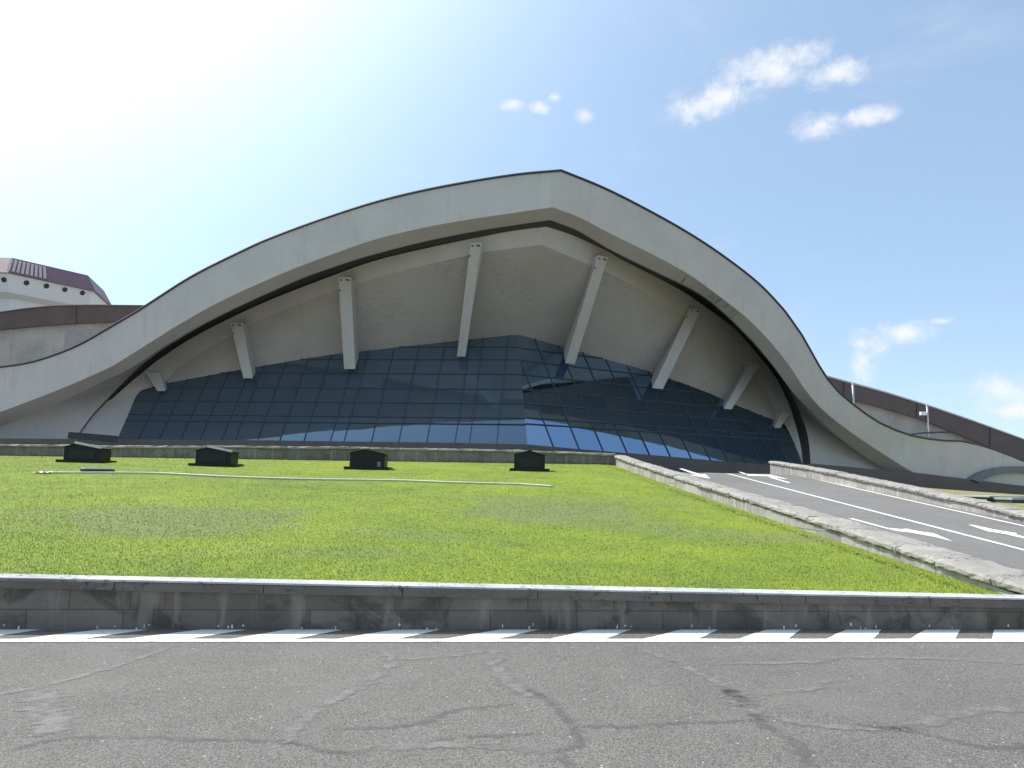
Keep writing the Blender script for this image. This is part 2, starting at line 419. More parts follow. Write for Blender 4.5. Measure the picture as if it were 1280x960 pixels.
# cap stones: separate slabs with joints in one mesh
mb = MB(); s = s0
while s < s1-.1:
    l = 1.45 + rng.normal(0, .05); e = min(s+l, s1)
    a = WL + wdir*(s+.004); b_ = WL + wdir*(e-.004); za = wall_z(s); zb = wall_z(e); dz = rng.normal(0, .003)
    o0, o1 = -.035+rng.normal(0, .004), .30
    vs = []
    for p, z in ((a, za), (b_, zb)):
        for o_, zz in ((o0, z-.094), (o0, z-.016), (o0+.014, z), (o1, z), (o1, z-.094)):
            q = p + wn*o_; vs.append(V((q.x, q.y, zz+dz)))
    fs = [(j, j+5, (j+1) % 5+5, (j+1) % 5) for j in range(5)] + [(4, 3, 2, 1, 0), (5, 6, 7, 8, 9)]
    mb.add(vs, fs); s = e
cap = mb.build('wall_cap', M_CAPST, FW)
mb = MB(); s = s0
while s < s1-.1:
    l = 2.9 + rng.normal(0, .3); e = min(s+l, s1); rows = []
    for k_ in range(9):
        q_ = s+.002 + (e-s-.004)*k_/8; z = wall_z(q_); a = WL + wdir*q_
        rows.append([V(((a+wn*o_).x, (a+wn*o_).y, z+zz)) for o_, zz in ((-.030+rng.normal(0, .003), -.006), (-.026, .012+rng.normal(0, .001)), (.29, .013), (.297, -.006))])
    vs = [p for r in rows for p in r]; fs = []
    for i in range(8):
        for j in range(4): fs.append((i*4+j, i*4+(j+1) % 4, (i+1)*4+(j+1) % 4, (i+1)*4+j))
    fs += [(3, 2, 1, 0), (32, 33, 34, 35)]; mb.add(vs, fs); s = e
mb.build('cap_sunlit_top', M_CAP, cap)  # thin pale layer painting sunlight onto the cap top
# paint splashes low on the wall face
mb = MB()
for (a, b_) in tops:
    for k in range(int(rng.integers(2, 6))):
        px = rng.uniform(a-4, b_+2); hgt = rng.uniform(.01, .04); w = rng.uniform(.004, .014)
        p = onplane(px, 787, WL, wn) - wn*.004; p.z = rng.uniform(.0, .045)
        c = [p + wdir*(-w), p + wdir*w, p + wdir*(w*.6) + V((0, 0, hgt)), p + wdir*(-w*.5) + V((0, 0, hgt*.9))]
        mb.add(c, [(0, 1, 2, 3)])
mb.build('paint_splash', M_PAINT, FW, fix=False)

# left parapet of the ramp (lawn side)
base_px = [(768, 580), (800, 592), (860, 613), (930, 636), (1000, 658), (1060, 677), (1115, 694), (1180, 715), (1240, 736)]
top_px = [(765, 568), (800, 579.5), (870, 603), (960, 630), (1050, 658), (1130, 683), (1200, 708), (1280, 735)]
bp = [onsurf(x, y, lawn_z, 8, 34) for x, y in base_px]
bx = np.polyfit([p.y for p in bp], [p.x for p in bp], 2)
def par_x(y): return float(np.polyval(bx, y))
# coping height along y from the pixel outline
tz = []
for x, y in top_px:
    d = ray(x, y); best = min(np.linspace(7.5, 34, 800), key=lambda t: abs((EYE+d*(t/d.y)).x - (par_x(t)-.05)))
    p = EYE + d*(best/d.y); tz.append((p.y, p.z))
tz.sort(); TY = [a for a, b_ in tz]; TZ = [b_ for a, b_ in tz]
tcoef = np.polyfit(TY, TZ, 3)
def par_top(y): return max(lawn_z(par_x(y), y)+.10, float(np.polyval(tcoef, max(TY[0], min(TY[-1], y)))) + (0.03*(y-TY[0]) if y < TY[0] else 0))
def par_w(y): return .42 + .30*max(0, (20-y)/12)
PL = tag(empty('stone_parapet', (par_x(20), 20, lawn_z(par_x(20), 20))), 'long pale stone parapet with a rounded coping between the lawn and the ramp', 'parapet')
Y0, Y1 = 8.75, BACKY+.1
ys = [Y1 + (Y0-Y1)*i/120 for i in range(121)]
rv = V((1, 0, 0))
sweep('wall_face', [(V((par_x(y), y, 0)), rv) for y in ys], lambda i, t: [(0, -.02+min(lawn_z(par_x(ys[i]), ys[i])-.5, 0)), (0, par_top(ys[i])-.13), (par_w(ys[i]), par_top(ys[i])-.13), (par_w(ys[i]), ramp_z(par_x(ys[i])+.4, ys[i])-.3)], M_PARAPET, PL)
def coping(xf, topf, wf, ya, yb, parent, mat, seg=1.25, ov=.06, th=.13):
    mb = MB(); y = ya; dirn = 1 if yb > ya else -1
    while (yb-y)*dirn > .1:
        e = y + dirn*min(seg*(1+rng.normal(0, .12)), abs(yb-y)); n = 10
        dz = rng.normal(0, .006); dx = rng.normal(0, .008); rows = []
        for i in range(n+1):
            yy = y + (e-y)*(.006 + .988*i/n); w = wf(yy); z = topf(yy)+dz; x0 = xf(yy)-ov+dx
            edge = .02 if i in (0, n) else 0
            prof = [(x0+.01, z-th), (x0-.012+edge*.5, z-th*.75), (x0-.01+edge*.5, z-th*.35), (x0+.03, z-th*.06-edge), (x0+.10, z-edge*.5), (x0+w*.6, z-edge*.5), (x0+w+ov, z-.01-edge), (x0+w+ov*2, z-.05), (x0+w+ov*2, z-th)]
            rows.append([V((px_+rng.normal(0, .007), yy, pz+rng.normal(0, .005))) for px_, pz in prof])
        k = len(rows[0]); vs = [p for r in rows for p in r]; fs = []
        for i in range(n):
            for j in range(k): fs.append((i*k+j, i*k+(j+1) % k, (i+1)*k+(j+1) % k, (i+1)*k+j))
        fs.append(tuple(range(k))[::-1]); fs.append(tuple(n*k+j for j in range(k)))
        mb.add(vs, fs); y = e
    return mb.build('coping', mat, parent)
coping(par_x, par_top, par_w, Y1, Y0, PL, M_COPING, th=.11, ov=.045)

# right parapet of the ramp
rb_px = [(961, 589.5), (1055, 606), (1120, 621), (1222, 641), (1280, 654)]
rp = [onsurf(x, y, ramp_z, 10, 36) for x, y in rb_px]
rc = np.polyfit([p.y for p in rp], [p.x for p in rp], 1)
def rpx(y): return float(np.polyval(rc, y))
RY1 = rp[0].y; rtz = []
for x, y in ((961, 577), (1010, 582.5), (1055, 592), (1110, 604.5), (1160, 616), (1280, 640)):
    d = ray(x, y); best = min(np.linspace(12, 36, 800), key=lambda t: abs((EYE+d*(t/d.y)).x - (rpx(t)-.03))); p = EYE+d*(best/d.y); rtz.append((p.y, p.z))
rtz.sort(); rtc = np.polyfit([a for a, b_ in rtz], [b_ for a, b_ in rtz], 2)
def rp_top(y): return max(ramp_z(0, y)+.2, float(np.polyval(rtc, max(rtz[0][0], y)))) if y >= rtz[0][0] else max(ramp_z(0, y)+.22, float(np.polyval(rtc, rtz[0][0])) + RSL*(y-rtz[0][0]))
PR = tag(empty('stone_parapet', (rpx(24), 24, ramp_z(0, 24))), 'pale stone parapet with a weathered coping along the far right side of the ramp', 'parapet')
RY0 = 11.5; ys2 = [RY1 + (RY0-RY1)*i/90 for i in range(91)]
sweep('wall_face', [(V((rpx(y), y, 0)), rv) for y in ys2], lambda i, t: [(0, ramp_z(0, ys2[i])-.2), (0, rp_top(ys2[i])-.12), (.4, rp_top(ys2[i])-.12), (.4, ramp_z(0, ys2[i])-.2)], M_PARAPET, PR)
coping(rpx, rp_top, lambda y: .42, RY1+.05, RY0, PR, M_COPING, th=.12)

# low stone wall behind the lawn
LB = tag(empty('low_stone_wall', (-10, BACKY, 2)), 'low shaded stone wall with a rough coping along the back edge of the lawn', 'wall')
def lb_top(x):
    px_t = [(-200, 552), (0, 555.5), (300, 557.5), (450, 559), (600, 561), (765, 566.5)]
    P = [at(a, b_, BACKY) for a, b_ in px_t]; return float(np.interp(x, [p.x for p in P], [p.z for p in P]))
xs = [-45 + (BXR+.15+45)*i/120 for i in range(121)]
sweep('wall_face', [(V((x, BACKY, 0)), V((0, 1, 0))) for x in xs], lambda i, t: [(0, back_z(xs[i])-.8), (0, lb_top(xs[i])-.10), (.4, lb_top(xs[i])-.10), (.4, 1.0)], M_LOWWALL, LB)
mb = MB(); x = -45
while x < BXR+.05:
    l = min(1.5*(1+rng.normal(0, .15)), BXR+.15-x); n = 6; dz = rng.normal(0, .012); rows = []
    for i in range(n+1):
        xx = x + l*(.006+.988*i/n); z = lb_top(xx)+dz
        rows.append([V((xx, BACKY+o_+rng.normal(0, .008), z+zz+rng.normal(0, .008))) for o_, zz in ((-.06, -.10), (-.075, -.06), (-.05, -.015), (.0, 0), (.4, 0), (.46, -.05), (.46, -.10))])
    k = 7; vs = [p for r in rows for p in r]; fs = []
    for i in range(n):
        for j in range(k): fs.append((i*k+j, i*k+(j+1) % k, (i+1)*k+(j+1) % k, (i+1)*k+j))
    fs.append(tuple(range(k))[::-1]); fs.append(tuple(n*k+j for j in range(k))); mb.add(vs, fs); x += l
mb.build('coping', M_COPING, LB)

# ------------------------------------------------------------------ lawn, ramp, plaza, verge
DIP = True
nx, ny = 120, 70; vs = []; fs = []
for j in range(ny+1):
    k = (j/ny)**1.5
    for i in range(nx+1):
        sx = i/nx
        # left edge x=-45, right edge under the parapet
        sW = s0 + (s1-.2-s0)*sx; pf_ = WL + wdir*sW + wn*.27
        xb = -45 + (BXR+.2+45)*sx; pb = V((xb, BACKY+.02, 0)); p = pf_.lerp(pb, k)
        xr = par_x(p.y)+.1
        if p.x > xr: p.x = xr
        vs.append(V((p.x, p.y, lawn_z(p.x, p.y))))
for j in range(ny):
    for i in range(nx):
        a = j*(nx+1)+i; fs.append((a, a+1, a+nx+2, a+nx+1))
structure(mesh('lawn', vs, fs, M_TURF, smooth=True))
# grass blades
def blades(name, pts, nrm_h, mat):
    n = len(pts); P = np.array(pts)
    az = rng.uniform(0, 2*np.pi, n); h = nrm_h*rng.uniform(.5, 1.35, n); w = rng.uniform(.003, .0065, n)*(.5+P[:, 1]/18)
    lean = rng.uniform(.1, .8, n)*h; la = rng.uniform(0, 2*np.pi, n)
    A = P + np.stack([np.cos(az)*w, np.sin(az)*w, -0.01*np.ones(n)], 1)
    B = P - np.stack([np.cos(az)*w, np.sin(az)*w, 0.01*np.ones(n)], 1)
    T = P + np.stack([np.cos(la)*lean, np.sin(la)*lean, h], 1)
    co = np.stack([A, B, T], 1).reshape(-1, 3)
    me = bpy.data.meshes.new(name); me.vertices.add(3*n); me.vertices.foreach_set('co', co.ravel())
    me.loops.add(3*n); me.loops.foreach_set('vertex_index', np.arange(3*n)); me.polygons.add(n)
    me.polygons.foreach_set('loop_start', np.arange(n)*3); me.update(calc_edges=True)
    a = me.attributes.new('rnd', 'FLOAT', 'FACE'); a.data.foreach_set('value', rng.random(n).astype(np.float32))
    me.materials.append(mat); o = bpy.data.objects.new(name, me); COL.objects.link(o); return o
pts = []
N = 560000
dd = np.exp(rng.uniform(np.log(8.2), np.log(32.9), N)); uu = rng.uniform(-.72, .70, N)
for d, u in zip(dd, uu):
    x = u*d
    if x > par_x(d)-.015*abs(rng.normal()): continue
    s = wall_s(x, d); dist = (x-WL.x)*wn.x + (d-WL.y)*wn.y
    if dist < .285: continue
    pts.append((x, d, lawn_z(x, d)))
tag(blades('grass', pts, .0135, M_BLADE), 'short mown bright green grass covering the sloping lawn', 'grass', kind='stuff')

# ramp
nx, ny = 10, 50; vs = []; fs = []
for j in range(ny+1):
    y = 9.9 + (36.5-9.9)*j/ny
    for i in range(nx+1):
        xa = par_x(y)+.25; xb = rpx(y)+.25 if y < RY1+.5 else 15
        x = xa + (xb-xa)*i/nx; vs.append(V((x, y, ramp_z(x, y))))
for j in range(ny):
    for i in range(nx):
        a = j*(nx+1)+i; fs.append((a, a+1, a+nx+2, a+nx+1))
ramp = structure(mesh('ramp_road', vs, fs, M_RAMP, smooth=True))
def on_ramp(px, py, dz=.006):
    p = onsurf(px, py, ramp_z, 9, 37); return p + V((0, 0, dz))
def ramp_line(pts, w, name='lane_line'):
    P = [on_ramp(*p) for p in pts]; cf = np.polyfit([p.y for p in P], [p.x for p in P], 1)
    ya, yb = min(p.y for p in P), max(p.y for p in P); A = []; B = []
    for i in range(61):
        y = ya + (yb-ya)*i/60; x = float(np.polyval(cf, y)); A.append(V((x-w/2+rng.normal(0, .004), y, ramp_z(x, y)+.006))); B.append(V((x+w/2+rng.normal(0, .004), y, ramp_z(x, y)+.006)))
    MB().loft(A, B).build(name, M_PAINT, ramp)
ramp_line([(882, 586.2), (960, 606), (1100, 641.5), (1280, 687.5), (1420, 723)], .12)
ramp_line([(963, 590.5), (1100, 619.5), (1280, 657.5), (1400, 683)], .11)
def ramp_poly(pts, name='painted_arrow'):
    P = [on_ramp(x, y) for x, y in pts]; mesh(name, P, [tuple(range(len(P)))], M_PAINT, ramp)
def arrow(shaft, head):
    o = empty('painted_arrow', on_ramp(*shaft[0])-V((0, 0, .006)), 0, ramp)
    return o
def arrow_mesh(polys):
    vs = []; fs = []
    for k, pl in enumerate(polys):
        P = [on_ramp(x, y, .006+.0*k) for x, y in pl]; n = len(vs); vs += P; fs.append(tuple(range(n, n+len(P))))
    mesh('painted_arrow', vs, fs, M_PAINT, ramp)
# near-left lane arrow, upper end
def Z8(x, y): return (700+x/3.556, 440+y/3.556)
def Z4(x, y): return (960+x/4, 550+y/4)
def Z3(x, y): return (740+x/4.74, 550+y/4.74)
arrow_mesh([[Z3(515, 170), Z3(535, 170), Z3(640, 203), Z3(618, 207)], [Z3(570, 207), Z3(618, 207), Z3(640, 203), Z3(672, 204), Z3(700, 229)]])
arrow_mesh([[Z3(865, 188), Z3(880, 190), Z3(925, 203), Z3(1040, 207), Z3(1035, 215), Z3(920, 212)], [Z3(1040, 207), Z3(1060, 207), Z3(1160, 232), Z3(1140, 231), Z3(1035, 215)], [Z3(1070, 221), Z3(1180, 255), Z3(1160, 255), Z3(1050, 223)]])
arrow_mesh([[Z4(402, 393), Z4(425, 393), Z4(600, 440), Z4(720, 452), Z4(705, 463), Z4(640, 456), Z4(575, 440)], [Z4(720, 452), Z4(830, 468), Z4(925, 508), Z4(835, 486), Z4(705, 463)], [Z4(668, 444), Z4(690, 444), Z4(750, 456), Z4(730, 455)]])
arrow_mesh([[Z4(1000, 424), Z4(1030, 426), Z4(1130, 448), Z4(1245, 467), Z4(1240, 473), Z4(1180, 470), Z4(1100, 458)], [Z4(1180, 470), Z4(1240, 473), Z4(1340, 500), Z4(1320, 503)]])

# plaza

# ------------------------------------------------------------------ the terminal building
S = 1.25
aL, aR = math.radians(6), math.radians(33)
DL = V((-math.cos(aL), math.sin(aL), 0)); DR = V((math.cos(aR), math.sin(aR), 0))
NL = V((DL.y, -DL.x, 0)); NL = NL if NL.y < 0 else -NL
NR = V((DR.y, -DR.x, 0)); NR = NR if NR.y < 0 else -NR
GTk = at(647.5, 418, 50*S); GBk = at(659, 554, 44.8*S)
gnL = DL.cross(GBk-GTk).normalized(); gnR = DR.cross(GBk-GTk).normalized()
gnL = gnL if gnL.y < 0 else -gnL; gnR = gnR if gnR.y < 0 else -gnR
def on_glass(px, py, side): return onplane(px, py, GTk, gnL if side < 0 else gnR)
def resample(pts, n):
    d = [np.array(p) for p in smooth_poly(pts, 16)]
    L = [0]
    for a, b_ in zip(d, d[1:]): L.append(L[-1]+float(np.linalg.norm(b_-a)))
    q = np.linspace(0, L[-1], n+1); return [(float(np.interp(t, L, [p[0] for p in d])), float(np.interp(t, L, [p[1] for p in d]))) for t in q]
N1, N2 = 56, 24
def edge(left, right, Yk, w=None):
    """left/right = (seg1, seg2), pixels from the kink outward; w(px) = share of the way back to the glass plane"""
    K = at(left[0][0][0], left[0][0][1], Yk*S); out = []
    for segs, D, side in ((left, DL, -1), (right, DR, 1)):
        nrm = V((D.y, -D.x, 0)); full = list(segs[0]) + list(segs[1][1:])
        # smooth through the whole polyline, then split at the branch point
        a = resample(segs[0], N1); b_ = resample(segs[1], N2)
        # tidy tangent at the join
        px = a + b_[1:]
        P = []
        for (x, y) in px:
            A = onplane(x, y, K, nrm)
            if w is not None:
                ww = w(x, side)
                if ww > 0: A = A.lerp(on_glass(x, y, side), ww)
            P.append(A)
        out.append(P)
    return out[0][::-1] + out[1][1:]
def wAL(x, side):
    t = (677-x)/(677-208) if side < 0 else (x-677)/(972-677)
    return max(0, min(1, t))**2.2
TOP = edge(([(701, 214), (639, 220), (549, 235), (473, 252.6), (400, 275.8), (337.5, 299), (300, 316), (240.6, 346), (184, 382), (170, 391)], [(170, 391), (135.5, 411), (108, 427), (81, 439.6), (40.6, 453), (0, 459.5), (-80, 468), (-190, 474)]),
           ([(701, 214), (754, 235.6), (805, 261), (858, 290.6), (903, 320), (947, 354), (977, 385), (990, 402)], [(990, 402), (1002, 419), (1015, 442), (1030, 468), (1045.6, 488), (1067.5, 507), (1092.5, 525), (1114, 536), (1139, 545), (1174, 551), (1214, 554), (1280, 577), (1420, 640)]), 42.6)
CRE = edge(([(691, 259), (639, 266.5), (583, 275), (535, 283.5), (470, 299), (412, 319), (350, 343), (275, 377), (219, 408.5), (195, 423.5)], [(195, 423.5), (156, 448), (135.5, 460), (76, 486), (0, 515), (-80, 543), (-170, 574)]),
           ([(691, 259), (724.5, 272), (763, 292), (813.6, 317), (858, 341), (888, 362), (932, 396), (962, 426)], [(962, 426), (986, 456), (1008, 489), (1030, 514), (1067.5, 543), (1105, 568), (1139, 589), (1230, 640)]), 42.75)
LIPS = (([(688, 274), (653, 279), (602.5, 287), (532, 301), (460, 319.5), (412, 335), (369, 351), (300, 382), (250, 407), (203, 434)], [(203, 434), (162, 461), (122, 480), (76, 502), (0, 534), (-70, 560), (-150, 590)]),
        ([(688, 274), (723, 288), (763, 311.5), (813.6, 336.5), (870, 364), (905.6, 391), (942.5, 427)], [(942.5, 427), (967.5, 458), (983, 480), (995.6, 495.6), (1008, 508), (1030, 530), (1067.5, 561), (1111, 590), (1190, 640)]))
LIP = edge(*LIPS, 43.7)
ST = edge(([(687.5, 275), (653, 280), (602.5, 288), (532, 302), (460, 320.5), (412, 336), (369, 352), (300, 383), (250, 408.5), (203, 436.5)], [(203, 436.5), (180, 454), (155, 477), (131, 502), (111, 524), (82, 566)]),
          ([(687.5, 275), (722.5, 289), (762.5, 312.5), (813, 337.5), (869, 365), (904.6, 392), (941, 428.5)], [(941, 428.5), (962, 453), (981, 477), (995, 505), (1006.5, 533), (1011, 553), (1013, 575), (1015, 605)]), 43.8, lambda x, s: .8*wAL(x, s))
SL = edge(([(684, 283.5), (645, 288), (597, 297), (535, 310), (470, 325.5), (412, 346), (337.5, 375), (281, 401), (234, 426), (196, 451)], [(196, 451), (162, 479), (140, 498.5), (131, 503), (111, 524.5), (82, 566.5)]),
          ([(684, 283.5), (718, 295), (760, 314.5), (778, 325), (846, 360), (888, 388), (917.5, 410), (930, 423)], [(930, 423), (942, 437), (962, 461), (974, 479), (989, 513), (1000, 553), (1003, 575), (1005, 605)]), 44.5, lambda x, s: .85*wAL(x, s))
ALs = (([(677, 306), (602.5, 315.5), (584, 319.5), (512.5, 336), (441, 356), (400, 370), (331, 397.5), (287.5, 420), (244, 445), (231, 454)], [(231, 454), (219, 463), (208, 475), (190, 484), (173, 491), (160, 519), (147, 548), (138, 570)]),
       ([(677, 306), (709, 319.5), (739, 332), (759, 340), (799, 362), (854, 394), (870, 405), (903, 433), (916, 444)], [(916, 444), (932, 457), (944, 471), (961, 496), (972, 518), (986, 539), (1002, 577), (1010, 605)]))
AL = edge(*ALs, 44.9, wAL)
# ceiling edges, kink -> the corner where arch meets glass
def half(pts, n, fn): return [fn(x, y) for x, y in resample(pts, n)]
K_AL = at(677, 306, 44.9*S)
def alpt(side):
    D = DL if side < 0 else DR; nrm = V((D.y, -D.x, 0))
    return lambda x, y: onplane(x, y, K_AL, nrm).lerp(on_glass(x, y, side), wAL(x, side))
al_l = half(ALs[0][0]+[(219, 463), (208, 475)], 50, alpt(-1)); al_r = half(ALs[1][0]+[(932, 457), (944, 471), (961, 496), (972, 518)], 50, alpt(1))
GTL = [(647.5, 418), (571.5, 426), (448, 439.6), (400, 445.5), (303, 461.6), (208, 479)]; GTR = [(647.5, 418), (702, 433), (760, 450), (812, 464.5), (880, 489), (920.6, 506.6), (972, 527)]
gt_l = half(GTL, 50, lambda x, y: on_glass(x, y, -1)); gt_r = half(GTR, 50, lambda x, y: on_glass(x, y, 1))

base_c = V((GBk.x, GBk.y, 2.05))
TB = tag(empty('terminal_building', base_c), 'large terminal with a sweeping white concrete arch over a leaning dark glass wall', 'building')
fas = MB().loft(TOP, CRE).build('arch_fascia', M_FASCIA, TB, True)
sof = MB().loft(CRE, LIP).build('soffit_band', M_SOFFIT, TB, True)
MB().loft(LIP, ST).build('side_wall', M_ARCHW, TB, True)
# recess with its shade painted into the dark colour, between soffit band and inner arch
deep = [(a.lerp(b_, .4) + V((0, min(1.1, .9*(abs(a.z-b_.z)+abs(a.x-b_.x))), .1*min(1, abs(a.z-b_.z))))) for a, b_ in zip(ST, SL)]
g = MB().loft(ST, deep); g.loft(deep, SL); gut = g.build('shaded_slot', M_SLOT, TB, True)
nT = len(ST)
for i in list(range(9, N2+10)) + list(range(nT-N2-22, nT-6)):
    if i % 1 == 0:
        a, b_ = ST[i], SL[i]; MB().bar(a.lerp(b_, .02)+V((0, .12, 0)), a.lerp(b_, .98)+V((0, .12, 0)), .045, .06).build('slot_rung', M_FLASH, gut)
MB().loft(SL, AL).build('inner_arch', M_ARCHW, TB, True)
c = MB(); c.loft(al_l, gt_l); c.loft(al_r, gt_r)
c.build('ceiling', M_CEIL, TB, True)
mb = MB(); mb.tube([p + V((0, -.02, .05)) for p in TOP], .085*1.1, 6); mb.build('roof_flashing', M_FLASH, fas)
# fine cracks / formwork seams on the right-hand soffit (dark thin strips)
mb = MB()
for f, a0, a1, w in ((.60, .15, .98, .03), (.606, .15, .9, .03), (.725, .1, .8, .02), (.735, .3, .9, .02), (.755, .05, .95, .02), (.765, 0, .85, .02), (.79, .1, .7, .02), (.83, .1, .8, .02), (.845, .2, .9, .02)):
    i = N1+N2 + int(f*(N1))
    p = CRE[i].lerp(LIP[i], a0); q = CRE[i+1].lerp(LIP[i+1], a1); n_ = V((.4, -.6, -.6)).normalized()
    MB().bar(p + n_*.02, q + n_*.02, w, .015, n_).build('soffit_crack', M_DARK, sof)
# roof shell running back from the fascia
back = [p + V((1.0, 34, .2)) for p in TOP]
MB().loft(TOP, back).build('roof_shell', M_FASCIA, TB, True)

# glass walls
def glass_half(side, outline_px, cols_px, rows_k):
    n = gnL if side < 0 else gnR; D = DL if side < 0 else DR
    up = n.cross(D); up = up if up.z > 0 else -up
    O = GBk.copy()
    to2 = lambda P: ((P-O).dot(D), (P-O).dot(up)); to3 = lambda a, b_, off=0: O + D*a + up*b_ + n*off
    poly = [to2(on_glass(x, y, side)) for x, y in outline_px]
    cols = sorted(set([-40] + [to2(on_glass(x, y, side))[0] for x, y in cols_px] + [90]))
    rows = sorted([-15] + [to2(onplane(653, y, GTk, gnL))[1] for y in rows_k] + [40])
    def clip(pl, ax, v, keep_less):
        out = []
        for i in range(len(pl)):
            a, b_ = pl[i-1], pl[i]; ia = (a[ax] <= v) == keep_less or a[ax] == v; ib = (b_[ax] <= v) == keep_less or b_[ax] == v
            if ia != ib:
                t = (v-a[ax])/(b_[ax]-a[ax]); out.append((a[0]+(b_[0]-a[0])*t, a[1]+(b_[1]-a[1])*t))
            if ib: out.append(b_)
        return out
    vs = []; fs = []; rnd = []; tilt = []
    for i in range(len(cols)-1):
        for j in range(len(rows)-1):
            pl = clip(clip(clip(clip(poly, 0, cols[i], False), 0, cols[i+1], True), 1, rows[j], False), 1, rows[j+1], True)
            if len(pl) < 3: continue
            b0 = len(vs); r = rng.random(); ta, tb = rng.normal(0, .003, 2)
            ca = sum(p[0] for p in pl)/len(pl); cb = sum(p[1] for p in pl)/len(pl)
            vs += [to3(a, b_, (a-ca)*ta*.6 + (b_-cb)*tb*.6) for a, b_ in pl]; fs.append(tuple(range(b0, b0+len(pl)))); rnd.append(r)
    o = mesh('glass_wall', vs, fs, M_GLASS, TB)
    at_ = o.data.attributes.new('rnd', 'FLOAT', 'FACE'); at_.data.foreach_set('value', rnd)
    mb = MB()
    def cross(ax, v):
        hits = []
        for i in range(len(poly)):
            a, b_ = poly[i-1], poly[i]
            if (a[ax]-v)*(b_[ax]-v) < 0: t = (v-a[ax])/(b_[ax]-a[ax]); hits.append(a[1-ax]+(b_[1-ax]-a[1-ax])*t)
        return sorted(hits)
    for v in cols[1:-1]:
        h = cross(0, v)
        if len(h) >= 2: mb.bar(to3(v, h[0], .02), to3(v, h[-1], .02), .04, .10, n)
    for v in rows[1:-1]:
        h = cross(1, v)
        if len(h) >= 2: mb.bar(to3(h[0], v, .025), to3(h[-1], v, .025), .05, .10, n)
    mb.build('mullion', M_MULL, o)
    return to3, to2
def mat_glass():
    mt, nt, b = newmat('dark blue solar glass'); nt.n.remove(b)
    out = nt.n['Material Output']
    rnd = nt.node('ShaderNodeAttribute', attribute_name='rnd').outputs['Fac']
    tint = nt.ramp(rnd, [(0, (.28, .43, .62)), (.8, (.33, .50, .70)), (.9, (.36, .48, .62)), (1, (.33, .38, .45))])
    P = objco(nt); bm_ = nt.node('ShaderNodeBump', ins={'Height': nt.noise(P, .5, 2), 'Strength': .06, 'Distance': .05})
    gl = nt.node('ShaderNodeBsdfGlossy', ins={'Color': tint, 'Roughness': .03, 'Normal': bm_.outputs[0]})
    tr = nt.node('ShaderNodeBsdfTransparent', ins={'Color': (.22, .30, .36, 1)})
    df = nt.node('ShaderNodeBsdfDiffuse', ins={'Color': (.135, .175, .205, 1)})
    m1 = nt.node('ShaderNodeMixShader', ins={0: .68, 1: tr.outputs[0], 2: df.outputs[0]})
    lw = nt.node('ShaderNodeFresnel', ins={'IOR': 1.5}).outputs[0]
    fac = nt.math('ADD', .23, nt.math('MULTIPLY', lw, .7), clamp=True)
    m2 = nt.node('ShaderNodeMixShader', ins={0: fac, 1: m1.outputs[0], 2: gl.outputs[0]})
    nt.l.new(m2.outputs[0], out.inputs[0]); return mt
M_GLASS = mat_glass(); M_MULL = mat_plain('dark mullion', (.07, .085, .10), .5)
rows_k = [434, 450, 468, 487, 505, 523, 531]
g3L, g2L = glass_half(-1, [(647.5, 416.5)] + GTL[1:-1] + [(208, 479), (190, 484.5), (173, 491), (160, 519), (147, 548), (146, 552), (659, 556)],
    [(x, 545) for x in (175, 201, 228, 252, 279, 296, 324, 352, 382, 415, 432, 466, 500, 535, 570, 588, 622)], rows_k)
g3R, g2R = glass_half(1, [(647.5, 416.5)] + GTR[1:-1] + [(972, 526), (986, 539), (1002, 577), (1004, 590), (850, 577), (659, 556)],
    [(x, 550+(x-640)*.085) for x in (690, 722, 752, 782, 810, 836, 862, 886, 908, 930, 950, 970, 986)], rows_k)
# interior seen through the glass
def inner(P, back): return P + V((0, back, 0))
mb = MB()
for z in (3.2, 8.2):
    A = [V((-38, 66, z)), V((GTk.x, GTk.y+3, z)), GTk + DR*38 + V((0, 4, z-GTk.z))]
    B = [p + V((0, 26, 0)) for p in A]; mb.loft(A, B); mb.loft([p-V((0, 0, .5)) for p in A], A)
mb.build('interior_floor', mat_plain('interior floor', (.2, .19, .18), .5), TB)
A = [V((-42, 74, 1)), V((GTk.x+2, GTk.y+11, 1)), GTk + DR*46 + V((0, 11, 1-GTk.z))]
MB().loft(A, [p + V((0, 0, 14)) for p in A]).build('interior_wall', mat_plain('interior wall', (.22, .21, .2), .6), TB)
for px in (300, 430, 545, 575, 690, 725, 800, 835):
    p = at(px, 520, 69 if px < 650 else 73 + (px-650)*.06)
    mb = MB(); mb.tube([V((p.x, p.y, 2.2)), V((p.x, p.y, 4.2)), V((p.x, p.y, 12.5))], [.35, .38, 1.1], 12); mb.build('interior_column', M_WHITE, TB, True)

